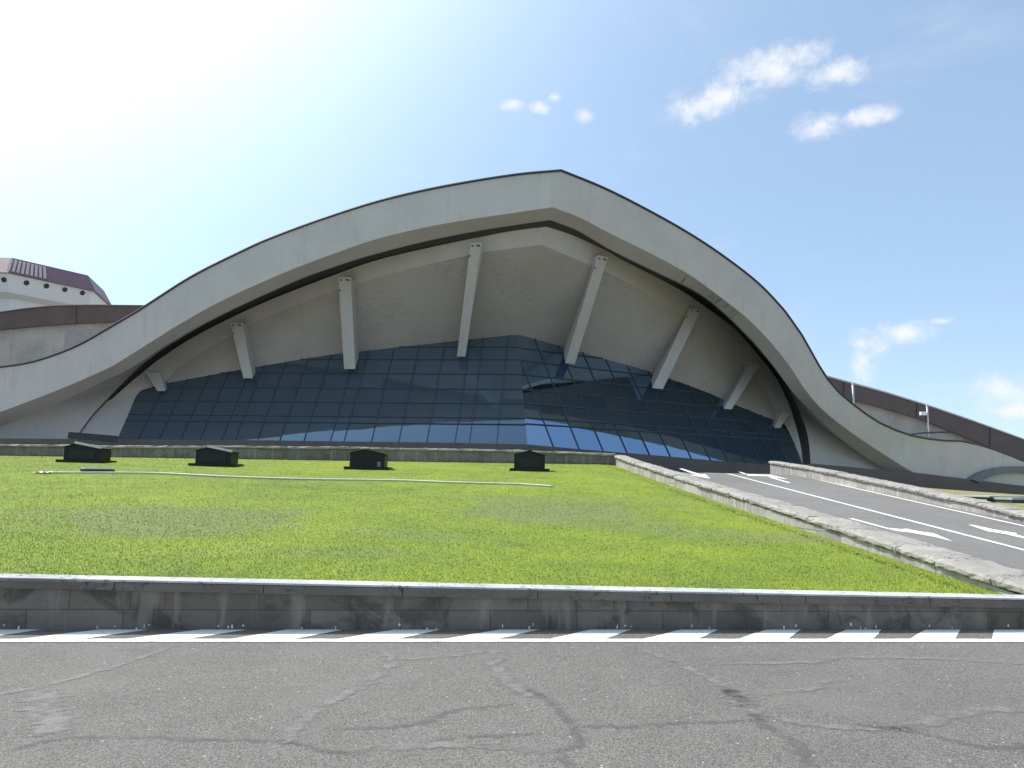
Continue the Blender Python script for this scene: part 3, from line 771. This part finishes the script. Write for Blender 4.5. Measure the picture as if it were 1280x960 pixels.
# struts
ST_D = [((190, 465), (201.5, 489), (202, 480), 17, 9), ((295, 403), (310, 473), (312, 459.5), 15, 11), ((430.5, 346), (437, 461.6), (440.5, 440.5), 15, 12.5), ((595, 303), (576.5, 446), (578, 425.5), 14, 10),
        ((754, 320), (712.5, 455), (714, 436.5), 13, 11), ((870, 386), (822, 486), (824.5, 469.5), 13, 11.5), ((946, 452), (909.5, 511.5), (912, 503), 13, 9), ((983, 515), (971.5, 535), (972.5, 527), 12, 8)]
for k, (T, Bq, G, wt, wb) in enumerate(ST_D):
    side = -1 if k < 4 else 1; D = DL if side < 0 else DR; h = -DL if side < 0 else DR
    Tp = alpt(side)(*T); Tp = EYE + (Tp-EYE)*(1-.010-(.008 if k in (0, 7) else .014))
    Gp = on_glass(*G, side); dG = (Gp-EYE)
    Bd = EYE + (on_glass(Bq[0], Bq[1], side)-EYE)
    prot = (2.1 if k in (2, 3, 4, 5) else 1.8 if k in (1, 6) else 1.0)
    nrm = V((D.y, -D.x, 0)); nrm = nrm if nrm.y < 0 else -nrm
    # bottom point: on the ray of B, in the vertical plane a little in front of G
    Bp = onplane(Bq[0], Bq[1], Gp + nrm*prot, nrm)
    sc_t = (Tp-EYE).length/1000; sc_b = (Bp-EYE).length/1000
    cosf = abs(h.x)
    wk = (1.0, 1.0, 1.05, 1.0, 1.05, 1.2, 1.2, 1.1)[k]; wtM = wt*wk*sc_t/(cosf*2); wbM = wb*wk*1.08*sc_b/(cosf*2)
    up_in = V((0, 0, .35)) - nrm*.9
    Gi = Gp - nrm*.5 - V((0, 0, .1)); Ti = Tp - nrm*1.2 + V((0, 0, -.1)); Ti2 = Tp + V((0, 0, .0))
    vs = []
    for sgn in (-1, 1):
        vs += [Tp + h*(sgn*wtM), Bp + h*(sgn*wbM), Gi + h*(sgn*wbM), Ti + h*(sgn*wtM)]
    fs = [(0, 4, 5, 1), (1, 5, 6, 2), (2, 6, 7, 3), (3, 7, 4, 0), (0, 1, 2, 3), (4, 7, 6, 5)]
    o = MB().add(vs, fs).build('strut', M_STRUT, TB)
    bv = o.modifiers.new('bevel', 'BEVEL'); bv.width = .04; bv.segments = 2
    if k not in (0, 7):
        fn = (vs[4]-vs[0]).cross(vs[1]-vs[0]).normalized(); fn = fn if fn.y < 0 else -fn
        dn = (Bp-Tp).normalized(); mb = MB()
        for a, b_ in ((-.55, .25), (.35, .22), (.6, .25), (-.85, 1.0)):
            cpt = Tp + h*(a*wtM) + dn*b_ + fn*.01; MB().box(cpt, (.14, .03, .11), h, fn, dn).build('bolt_hole', M_DARK, o)

# plinth under glass and side walls
pl_px = [(-220, 547), (0, 548), (150, 549), (300, 550), (450, 552), (560, 553.3), (659, 555.5), (720, 561), (800, 567.5), (880, 574.5), (953, 580.5), (985, 580.5), (1017, 579.5), (1060, 583.5), (1111, 588), (1142, 590.5), (1211, 599), (1280, 607.5), (1420, 627)]
def plk(x): return float(np.interp(x, [-220, 60, 150, 900, 985, 1420], [41.5, 41.5, 43.7, 43.7, 41.4, 41.4]))
pt = []
for x, y in pl_px:
    side = -1 if x <= 659 else 1; D = DL if side < 0 else DR; K = at(659, 555.5, plk(x)*S)
    pt.append(onplane(x, y, K, V((D.y, -D.x, 0))))
pbz = [float(np.interp(x, [-220, 1017, 1060, 1140, 1280, 1420], [1.9, 1.9, 1.85, 1.62, 1.02, .5])) for x, y in pl_px]
bot = [V((p.x, p.y, min(z, p.z-.3)-.3)) for p, z in zip(pt, pbz)]
back_ = [p + V((0, 5.5, .02)) for p in pt]
mb = MB(); mb.loft(pt, bot); mb.loft([p+V((0, 0, 0)) for p in pt], back_); mb.build('plinth', M_PLINTH, TB)
pz = [(-160, BACKY+.2), (par_x(33)+.2, BACKY+.2), (par_x(33)+.2, 36.4), (rpx(RY1)+.3, 36.4), (rpx(RY1)+.5, RY1+.3)] + [(p.x, p.y+.5) for p, q in zip(pt, pl_px) if q[0] >= 985] + [(150, 300), (-160, 300)]
structure(mesh('plaza', [(a, b_, 2.05) for a, b_ in pz], [tuple(range(len(pz)))], M_PLAZA))
# dark sill bar lying at the left foot of the arch
p = at(85, 544, 43.2*S); q = at(147, 549, 44.5*S); MB().bar(p, q, .45, .4).build('sill_bar', M_DARK, TB)

# arched recess frame on the right flank
cx, cy = 1266, 612
def onf(x, y, off): 
    K = at(701, 214, 42.6*S); P = onplane(x, y, K, V((DR.y, -DR.x, 0))); return P + NR*off
ring_o = []; ring_i = []
for i in range(31):
    th = math.pi*(.90 - .8*i/30); ring_o.append((1268+60*math.cos(th), 607-24*math.sin(th))); ring_i.append((1268+49*math.cos(th), 609-18*math.sin(th)))
mb = MB(); Ao = [onf(x, y, .35) for x, y in ring_o]; Ai = [onf(x, y, .35) for x, y in ring_i]; Ao2 = [onf(x, y, -.4) for x, y in ring_o]; Ai2 = [onf(x, y, -.4) for x, y in ring_i]
mb.loft(Ao, Ai); mb.loft(Ao, Ao2); mb.loft(Ai, Ai2); mb.build('arch_surround', mat_concrete('grey arch trim', (.2, .2, .2), .1, .2), TB)

# wings behind: brown roof band over a stone wall
def wing(px_top, px_bot, Yf, low_rows):
    T = [at(x, y, Yf(x)) for x, y in px_top]; Bm = [at(x, y, Yf(x)) for x, y in px_bot]
    xs_ = np.linspace(px_top[0][0], px_top[-1][0], 60)
    T = []; Bm = []; W = []
    for x in xs_:
        yt = float(np.interp(x, [a for a, b_ in px_top], [b_ for a, b_ in px_top])); yb = float(np.interp(x, [a for a, b_ in px_bot], [b_ for a, b_ in px_bot]))
        T.append(at(x, yt, Yf(x))); Bm.append(at(x, yb, Yf(x)))
    mb = MB(); mb.loft(T, Bm); bk = [p + V((0, 2.0, .1)) for p in T]; mb.loft(T, bk); mb.loft(Bm, [p + V((0, 1.2, .1)) for p in Bm]); band = mb.build('roof_band', M_BROWN, TB, False)
    Wt = [p + V((0, .7, .05)) for p in Bm]; Wb = [V((p.x, p.y, 1.5)) for p in Wt]
    MB().loft(Wt, Wb).build('wing_wall', M_WSTONE, TB)
    for i in range(4, len(T)-1, 11): MB().bar(T[i]+V((0, -.03, 0)), Bm[i]+V((0, -.03, 0)), .08, .06).build('band_seam', M_FLASH, band)
    mb = MB(); mb.tube([p+V((0, -.05, .06)) for p in T], .09, 6); mb.build('band_edge', M_GALV if px_top[0][0] > 600 else M_BROWN, band)
wing([(-160, 402), (0, 391), (30, 386.5), (65, 383), (110, 382), (190, 383), (300, 392), (420, 410)], [(-160, 424), (0, 411.6), (68, 405.7), (149, 402), (190, 401.5), (300, 412), (420, 432)], lambda x: 96+.00006*(x-100)**2, None)
wing([(930, 446), (1030, 470), (1105, 490.5), (1160, 507.5), (1214, 526), (1280, 550), (1420, 604)], [(930, 462), (1030, 487), (1067, 500), (1099, 508.5), (1152, 524), (1192, 540), (1224, 553.5), (1280, 575), (1420, 632)], lambda x: 84 + (x-1030)*.052, None)
# kerb rail on the right roof slope
mb = MB(); A = [at(x, y, 80) for x, y in ((1134, 544), (1150, 541.5), (1170, 540.5), (1192, 540))]; mb.tube(A, .10, 6); mb.build('roof_rail', M_FLASH, TB)

# ------------------------------------------------------------------ white pavilion behind, left
C0 = V((-74, 119, 0))
E = [(-88, 104.5), (-67.8, 105), (-61.6, 115), (-64.5, 126), (-74, 132), (-88, 128)]
def lvl(sc, z): return [V((C0.x + (a-C0.x)*sc, C0.y + (b_-C0.y)*sc, z)) for a, b_ in E]
zE = at(0, 341, 105).z; zB = at(0, 366, 106.5).z; zR = at(11, 326, 108).z
PV = tag(empty('pavilion', (C0.x, C0.y, 2)), 'white pavilion with round portholes and a hipped purple roof behind the left wing', 'building')
def ringloft(A, B): 
    mb = MB(); mb.loft(A+A[:1], B+B[:1]); return mb
wl = ringloft(lvl(1.0, zE), lvl(.93, zB)); wl.loft(lvl(.93, zB)+lvl(.93, zB)[:1], lvl(.80, zB-.5)+lvl(.80, zB-.5)[:1]); wl.loft(lvl(.8, zB-.5)+lvl(.8, zB-.5)[:1], lvl(.8, 2)+lvl(.8, 2)[:1])
pw = wl.build('wall', M_WHITE, PV)
rf = ringloft(lvl(1.03, zE-.05), lvl(.90, zR)); rf.add(lvl(.90, zR), [tuple(range(len(E)))]); rf.add(lvl(1.03, zE-.06), [tuple(range(len(E)))]); rfo = rf.build('roof', M_PURPLE, PV)
# pale slats on the left half of the roof front
e0, e1 = lvl(1.03, zE-.05), lvl(.90, zR); mb = MB()
for k in range(9):
    t = .30 + k*.075; a = e0[0].lerp(e0[1], 1) ; 
    a = e0[1].lerp(e0[2], .0 + k*.05); b_ = e1[1].lerp(e1[2], .0 + k*.05)
    mb.bar(a.lerp(b_, .08)+V((0, -.08, .08)), a.lerp(b_, .85)+V((.05, -.06, .08)), .34, .12, V((.5, -.5, .7)))
mb.build('roof_slat', mat_plain('pale roof slat', (.55, .45, .42), .6), rfo)
n1_ = lvl(1.0, zE); n2_ = lvl(.93, zB)
for px, py in ((5, 349.6), (33, 353.5), (58, 357.5), (81, 362), (103, 366)):
    d = ray(px, py); best = None
    for (i, j) in ((0, 1), (1, 2)):
        P, Q, R_ = n1_[i], n1_[j], n2_[i]; nn = (Q-P).cross(R_-P).normalized(); X = EYE + d*(nn.dot(P-EYE)/nn.dot(d)); a = (X-P).dot((Q-P))/(Q-P).length_squared
        if -.02 <= a <= 1.02: best = (X, nn if nn.dot(d) < 0 else -nn)
    if best is None: continue
    X, nn = best; u_ = nn.cross(V((0, 0, 1))).normalized(); v_ = nn.cross(u_)
    mb = MB(); r = .36; c_ = [X + nn*.06 + u_*(r*math.cos(t))+v_*(r*math.sin(t)) for t in np.linspace(0, 2*math.pi, 18)[:-1]]
    c2 = [p - nn*.3 for p in c_]; mb.loft(c_+c_[:1], c2+c2[:1]); mb.add(c_, [tuple(range(len(c_)))]); mb.build('porthole', M_DARK, PV)

# posts on the right wing
def post(px, y0, y1, Y, label, box):
    b_ = at(px+1, y1, Y); t = at(px, y0, Y); t = V((b_.x, b_.y, t.z))
    o = tag(empty('metal_post', b_), label, 'post', 'posts on the right wing')
    MB().tube([b_-V((0, 0, 1.2)), t], .11, 10).build('pole', M_GALV, o, True)
    MB().tube([t, t+V((0, 0, .10))], .14, 10).build('cap', M_GALV, o, True)
    MB().bar(b_.lerp(t, .15)+V((-.22, -.1, 0)), t+V((-.22, -.1, -.2)), .14, .1).build('cable_duct', M_FLASH, o)
    if box:
        c = b_.lerp(t, .62) + V((-.55, -.15, 0)); k = MB().box(c, (.62, .42, .36)).build('camera_housing', M_WHITE, o)
        MB().bar(c, c+V((.55, .1, 0)), .1, .1).build('bracket', M_GALV, o)
post(1066, 481, 508, 81.5, 'plain grey metal post standing against the brown roof band nearer the arch', False)
post(1159, 508, 532, 86, 'grey metal post with a small white camera box on its left side', True)

# ------------------------------------------------------------------ verge on the right
near = [V((rpx(y)+.45, y, rp_top(y)-.09)) for y in np.linspace(RY1+.3, RY0, 25)]
# far edge: plinth foot from x px 1000 to 1420
far = []
fx = [p.x for p in pt]; 
for x in np.linspace(985, 1420, 25):
    a = V([float(np.interp(x, [q[0] for q in pl_px], [getattr(p, c_) for p in pt])) for c_ in 'xyz']); z = float(np.interp(x, [-220, 1017, 1060, 1140, 1280, 1420], [2.07, 2.07, 1.9, 1.62, 1.02, .5])); far.append(V((a.x, a.y+.3, z)))
vs = []; fs = []; nv = 16
for i in range(25):
    for j in range(nv+1): vs.append(near[i].lerp(far[i], (j/nv)**1.6))
for i in range(24):
    for j in range(nv): a = i*(nv+1)+j; fs.append((a, a+1, a+nv+2, a+nv+1))
def mat_verge():
    mt, nt, b = newmat('dry verge'); P = objco(nt)
    base = nt.ramp(nt.noise(P, .45, 5, .65), [(.36, (.30, .235, .13)), (.5, (.26, .235, .095)), (.62, (.15, .19, .045))])
    base = nt.mix(.5, base, nt.ramp(nt.noise(P, 12, 5, .7), [(.3, .25), (.7, .75)]), 'OVERLAY')
    nt.l.new(base, b.inputs['Base Color']); b.inputs['Roughness'].default_value = .95; bump(nt, b, nt.noise(P, 14, 4), .7, .05); return mt
structure(mesh('dry_verge', vs, fs, mat_verge(), smooth=True))
def slab(px, py, Y, w, d, h, label, mat):
    p = at(px, py, Y); o = tag(empty('hatch_cover', p), label, 'hatch cover')
    MB().box(p+V((0, 0, h*.3)), (w*.92, d*.92, h*.6)).build('frame', M_DARK, o)
    MB().box(p+V((0, 0, h*.8)), (w, d, h*.4)).build('lid', mat, o)
slab(1238, 624, 22.5, 1.0, 1.6, .10, 'pale grey-green flat hatch cover on the dry verge nearer the arch', mat_plain('grey green lid', (.36, .40, .36), .6))
slab(1262, 628.5, 21.5, .6, 1.2, .14, 'dark-sided flat hatch cover at the right end of the dry verge', mat_plain('grey lid', (.3, .33, .3), .6))

# ------------------------------------------------------------------ things on the lawn
def housing(px, py, wpx, hpx, peak, label, pale_side, patch):
    p = onsurf(px, py, lawn_z, 12, 32.5); k = p.y/1000
    w = wpx*k; h = hpx*k; d = w*.62
    o = tag(empty('floodlight_housing', p), label, 'floodlight housing', 'black housings on the lawn')
    def L(x, y, z): return p + V((x, y, z))
    hp = h*.80; px_ = (peak-.5)*w
    mb = MB(); pts = [(-w/2, hp), (-w/2, .04), (w/2, .04), (w/2, hp*.96), (px_, h)]
    vs = [L(x, -d/2, z) for x, z in pts] + [L(x*.985, d/2, z*.97) for x, z in pts]
    body = mb.add(vs, [(0, 1, 2, 3, 4), (9, 8, 7, 6, 5)] + [(i, (i+1) % 5, (i+1) % 5+5, i+5) for i in range(5)]).build('body', M_BLACK, o)
    body.modifiers.new('bevel', 'BEVEL').width = .012
    # lid plates
    mb = MB(); th = .025
    for (x0, z0, x1, z1) in ((-w/2-.03, hp-.008, px_, h+.004), (px_, h+.004, w/2+.03, hp*.96-.008)):
        a, b_ = L(x0, -d/2-.03, z0+th), L(x1, -d/2-.03, z1+th); c_, e = L(x0, d/2+.03, z0+th), L(x1, d/2+.03, z1+th)
        q = [a, b_, e, c_]; mb.add(q + [v-V((0, 0, th)) for v in q], [(0, 1, 2, 3), (7, 6, 5, 4), (0, 4, 5, 1), (1, 5, 6, 2), (2, 6, 7, 3), (3, 7, 4, 0)])
    mb.build('lid', M_BLACK, o)
    mb = MB()
    if pale_side:
        a, b_ = L(px_, -d/2-.04, h+.055), L(w/2+.035, -d/2-.04, hp*.96+.03)
        mb.bar(a, b_, .05 if pale_side == 1 else .075, .05); mb.build('lid_trim', M_GALV, o)
    MB().box(L(0, -.02, .02), (w*1.28, d*1.3, .09)).build('base_slab', M_BLACK, o)
    if patch:
        MB().box(L(w*.34, -d/2-.006, h*.24), (w*.10, .01, h*.28)).build('sticker', mat_plain('grey sticker', (.2, .2, .2), .6), o)
    else:
        MB().box(L(w*.0, -d/2-.008, h*.42), (w*.72, .012, h*.5)).build('front_panel', mat_plain('black glass', (.008, .008, .009), .45), o)
housing(109, 577.5, 45, 21.5, .30, 'black housing with a low pitched lid, far left one near the round pale lid', 2, False)
housing(271, 582, 44, 21.5, .33, 'black housing with a pale lid strip, second from the left of the row', 2, False)
housing(461, 586, 43, 23, .42, 'black housing with a small grey patch low on its front', 0, True)
housing(661.5, 588, 38, 23.5, .5, 'narrowest black housing with an even gable, nearest the ramp', 0, False)
# hose
hp_ = [(60, 592), (90, 592.3), (140, 592.3), (200, 593), (250, 595.5), (300, 597.8), (370, 600), (430, 601), (500, 602), (560, 604.3), (640, 606.5), (655, 607), (692, 609.5)]
H = []
for x, y in smooth_poly(hp_, 8):
    p = onsurf(x, y, lawn_z, 10, 32); H.append(p + V((0, 0, .035)))
tag(MB().tube(H, .026, 8).build('hose', M_HOSE, None, True), 'long pale hose lying across the upper lawn', 'hose')
p = onsurf(122, 589, lawn_z, 10, 32)
mh = tag(empty('manhole_cover', p), 'round pale manhole cover lying in the lawn beside the hose', 'manhole cover')
def disc(c, r, h, n=28):
    a = [c + V((r*math.cos(t), r*math.sin(t), 0)) for t in np.linspace(0, 2*math.pi, n+1)[:-1]]; b_ = [q + V((0, 0, h)) for q in a]
    return MB().loft(a+a[:1], b_+b_[:1]).add(b_, [tuple(range(n))])
disc(p, .46, .06).build('rim', M_DARK, mh); disc(p+V((0, 0, .06)), .42, .05).build('lid', M_WHITE, mh)
# white rag
p = onsurf(54, 592, lawn_z, 10, 32); vs = []; fs = []
for i in range(9):
    for j in range(7): vs.append(p + V(((i-4)*.055, (j-3)*.05, .025+.02*abs(rng.normal()))))
for i in range(8):
    for j in range(6): a = i*7+j; fs.append((a, a+1, a+8, a+7))
tag(mesh('rag', vs, fs, M_WHITE, smooth=True), 'crumpled white scrap lying at the left end of the hose', 'scrap')

# ------------------------------------------------------------------ light
SUN_EL = math.radians(52); AZ = math.radians(55)     # to the left of straight ahead
sd = V((-math.sin(AZ)*math.cos(SUN_EL), math.cos(AZ)*math.cos(SUN_EL), math.sin(SUN_EL)))
sl = bpy.data.lights.new('sun', 'SUN'); sl.energy = 4.0; sl.angle = math.radians(.53); sl.color = (1, .955, .88)
so = bpy.data.objects.new('sun', sl); COL.objects.link(so); so.rotation_euler = (-sd).to_track_quat('-Z', 'Y').to_euler(); so.location = (-40, 30, 60)
w = bpy.data.worlds.new('World'); scene.world = w; w.use_nodes = True
nt = NT(w.node_tree); bg = nt.n['Background']
sky = nt.n.new('ShaderNodeTexSky'); sky.sky_type = 'NISHITA'; sky.sun_disc = False; sky.sun_elevation = SUN_EL
sky.sun_rotation = math.atan2(sd.x, sd.y); sky.air_density = 1.0; sky.dust_density = .7; sky.ozone_density = 1.2; sky.altitude = 900
dirv = nt.node('ShaderNodeTexCoord').outputs['Generated']
dirn = nt.node('ShaderNodeVectorMath', operation='NORMALIZE', ins={0: dirv}).outputs[0]
def dot(v): return nt.node('ShaderNodeVectorMath', operation='DOT_PRODUCT', ins={0: dirn, 1: tuple(v)}).outputs['Value']
cs = dot(sd)
# forward-scattering haze around the sun
au = nt.math('POWER', nt.math('MAXIMUM', cs, 0.0), 7.2); 
glow = nt.node('ShaderNodeVectorMath', operation='SCALE', ins={0: (.92, 1.0, 1.0), 'Scale': nt.math('MULTIPLY', au, 13.0)}).outputs[0]
skyc = nt.node('ShaderNodeVectorMath', operation='ADD', ins={0: nt.node('ShaderNodeVectorMath', operation='SCALE', ins={0: sky.outputs[0], 'Scale': .5}).outputs[0], 1: glow}).outputs[0]
skyc = nt.node('ShaderNodeVectorMath', operation='ADD', ins={0: skyc, 1: (1.24, 1.72, 2.28)}).outputs[0]      # thin milky veil
CL = [(955, 85, 60, 24), (905, 118, 40, 18), (868, 135, 38, 20), (1045, 92, 34, 20), (1000, 72, 45, 16), (1030, 155, 34, 17), (1075, 146, 40, 13), (640, 132, 14, 7), (676, 134, 13, 8), (694, 122, 9, 7), (729, 146, 11, 9), (1088, 430, 26, 22), (1078, 452, 16, 24), (1125, 415, 40, 15), (1082, 428, 18, 14), (1178, 401, 14, 5), (1262, 488, 50, 20), (1290, 512, 45, 14)]
msk = None
for cx, cy, rx, ry in CL:
    d = ray(cx, cy).normalized(); q = F*math.hypot(1, math.hypot((cx-640)/F, (cy-480)/F))
    a = nt.math('DIVIDE', dot(RT), 1.0)
    R2 = (RT - d*RT.dot(d)).normalized(); U2 = (UP - d*UP.dot(d)).normalized()
    ex = nt.math('MULTIPLY', dot(R2), q/rx/1.25); ey = nt.math('MULTIPLY', dot(U2), q/ry/1.25)
    e = nt.math('SUBTRACT', 1.0, nt.math('SQRT', nt.math('ADD', nt.math('MULTIPLY', ex, ex), nt.math('MULTIPLY', ey, ey))))
    e = nt.math('SUBTRACT', e, nt.math('MULTIPLY', nt.math('LESS_THAN', dot(d), 0.0), 99.0))
    msk = e if msk is None else nt.math('MAXIMUM', msk, e)
nz = nt.noise(dirn, 34, 9, .66, .35); nz2 = nt.noise(dirn, 9, 5, .6)
cm = nt.math('ADD', nt.math('MULTIPLY', msk, .9), nt.math('MULTIPLY', nt.math('SUBTRACT', nz, .5), 2.7))
cm = nt.math('MULTIPLY', nt.smooth(cm, -.15, 1.25), nt.smooth(msk, -.45, .35))
cirr = nt.math('MULTIPLY', nt.smooth(nt.noise(scaled(nt, dirn, (1.0, 1.0, 2.2)), 5.5, 8, .62, .4), .52, .85), .22)
cm = nt.math('MAXIMUM', nt.math('MULTIPLY', cm, .92), cirr)
cl = nt.mix(cm, skyc, (5.0, 5.1, 5.25))
nt.l.new(cl, bg.inputs['Color']); bg.inputs['Strength'].default_value = .15
vs_ = scene.view_settings; vs_.view_transform = 'Standard'; vs_.look = 'None'; vs_.exposure = 0.4; vs_.gamma = 1.0; vs_.use_curve_mapping = False
scene.render.engine = 'CYCLES'
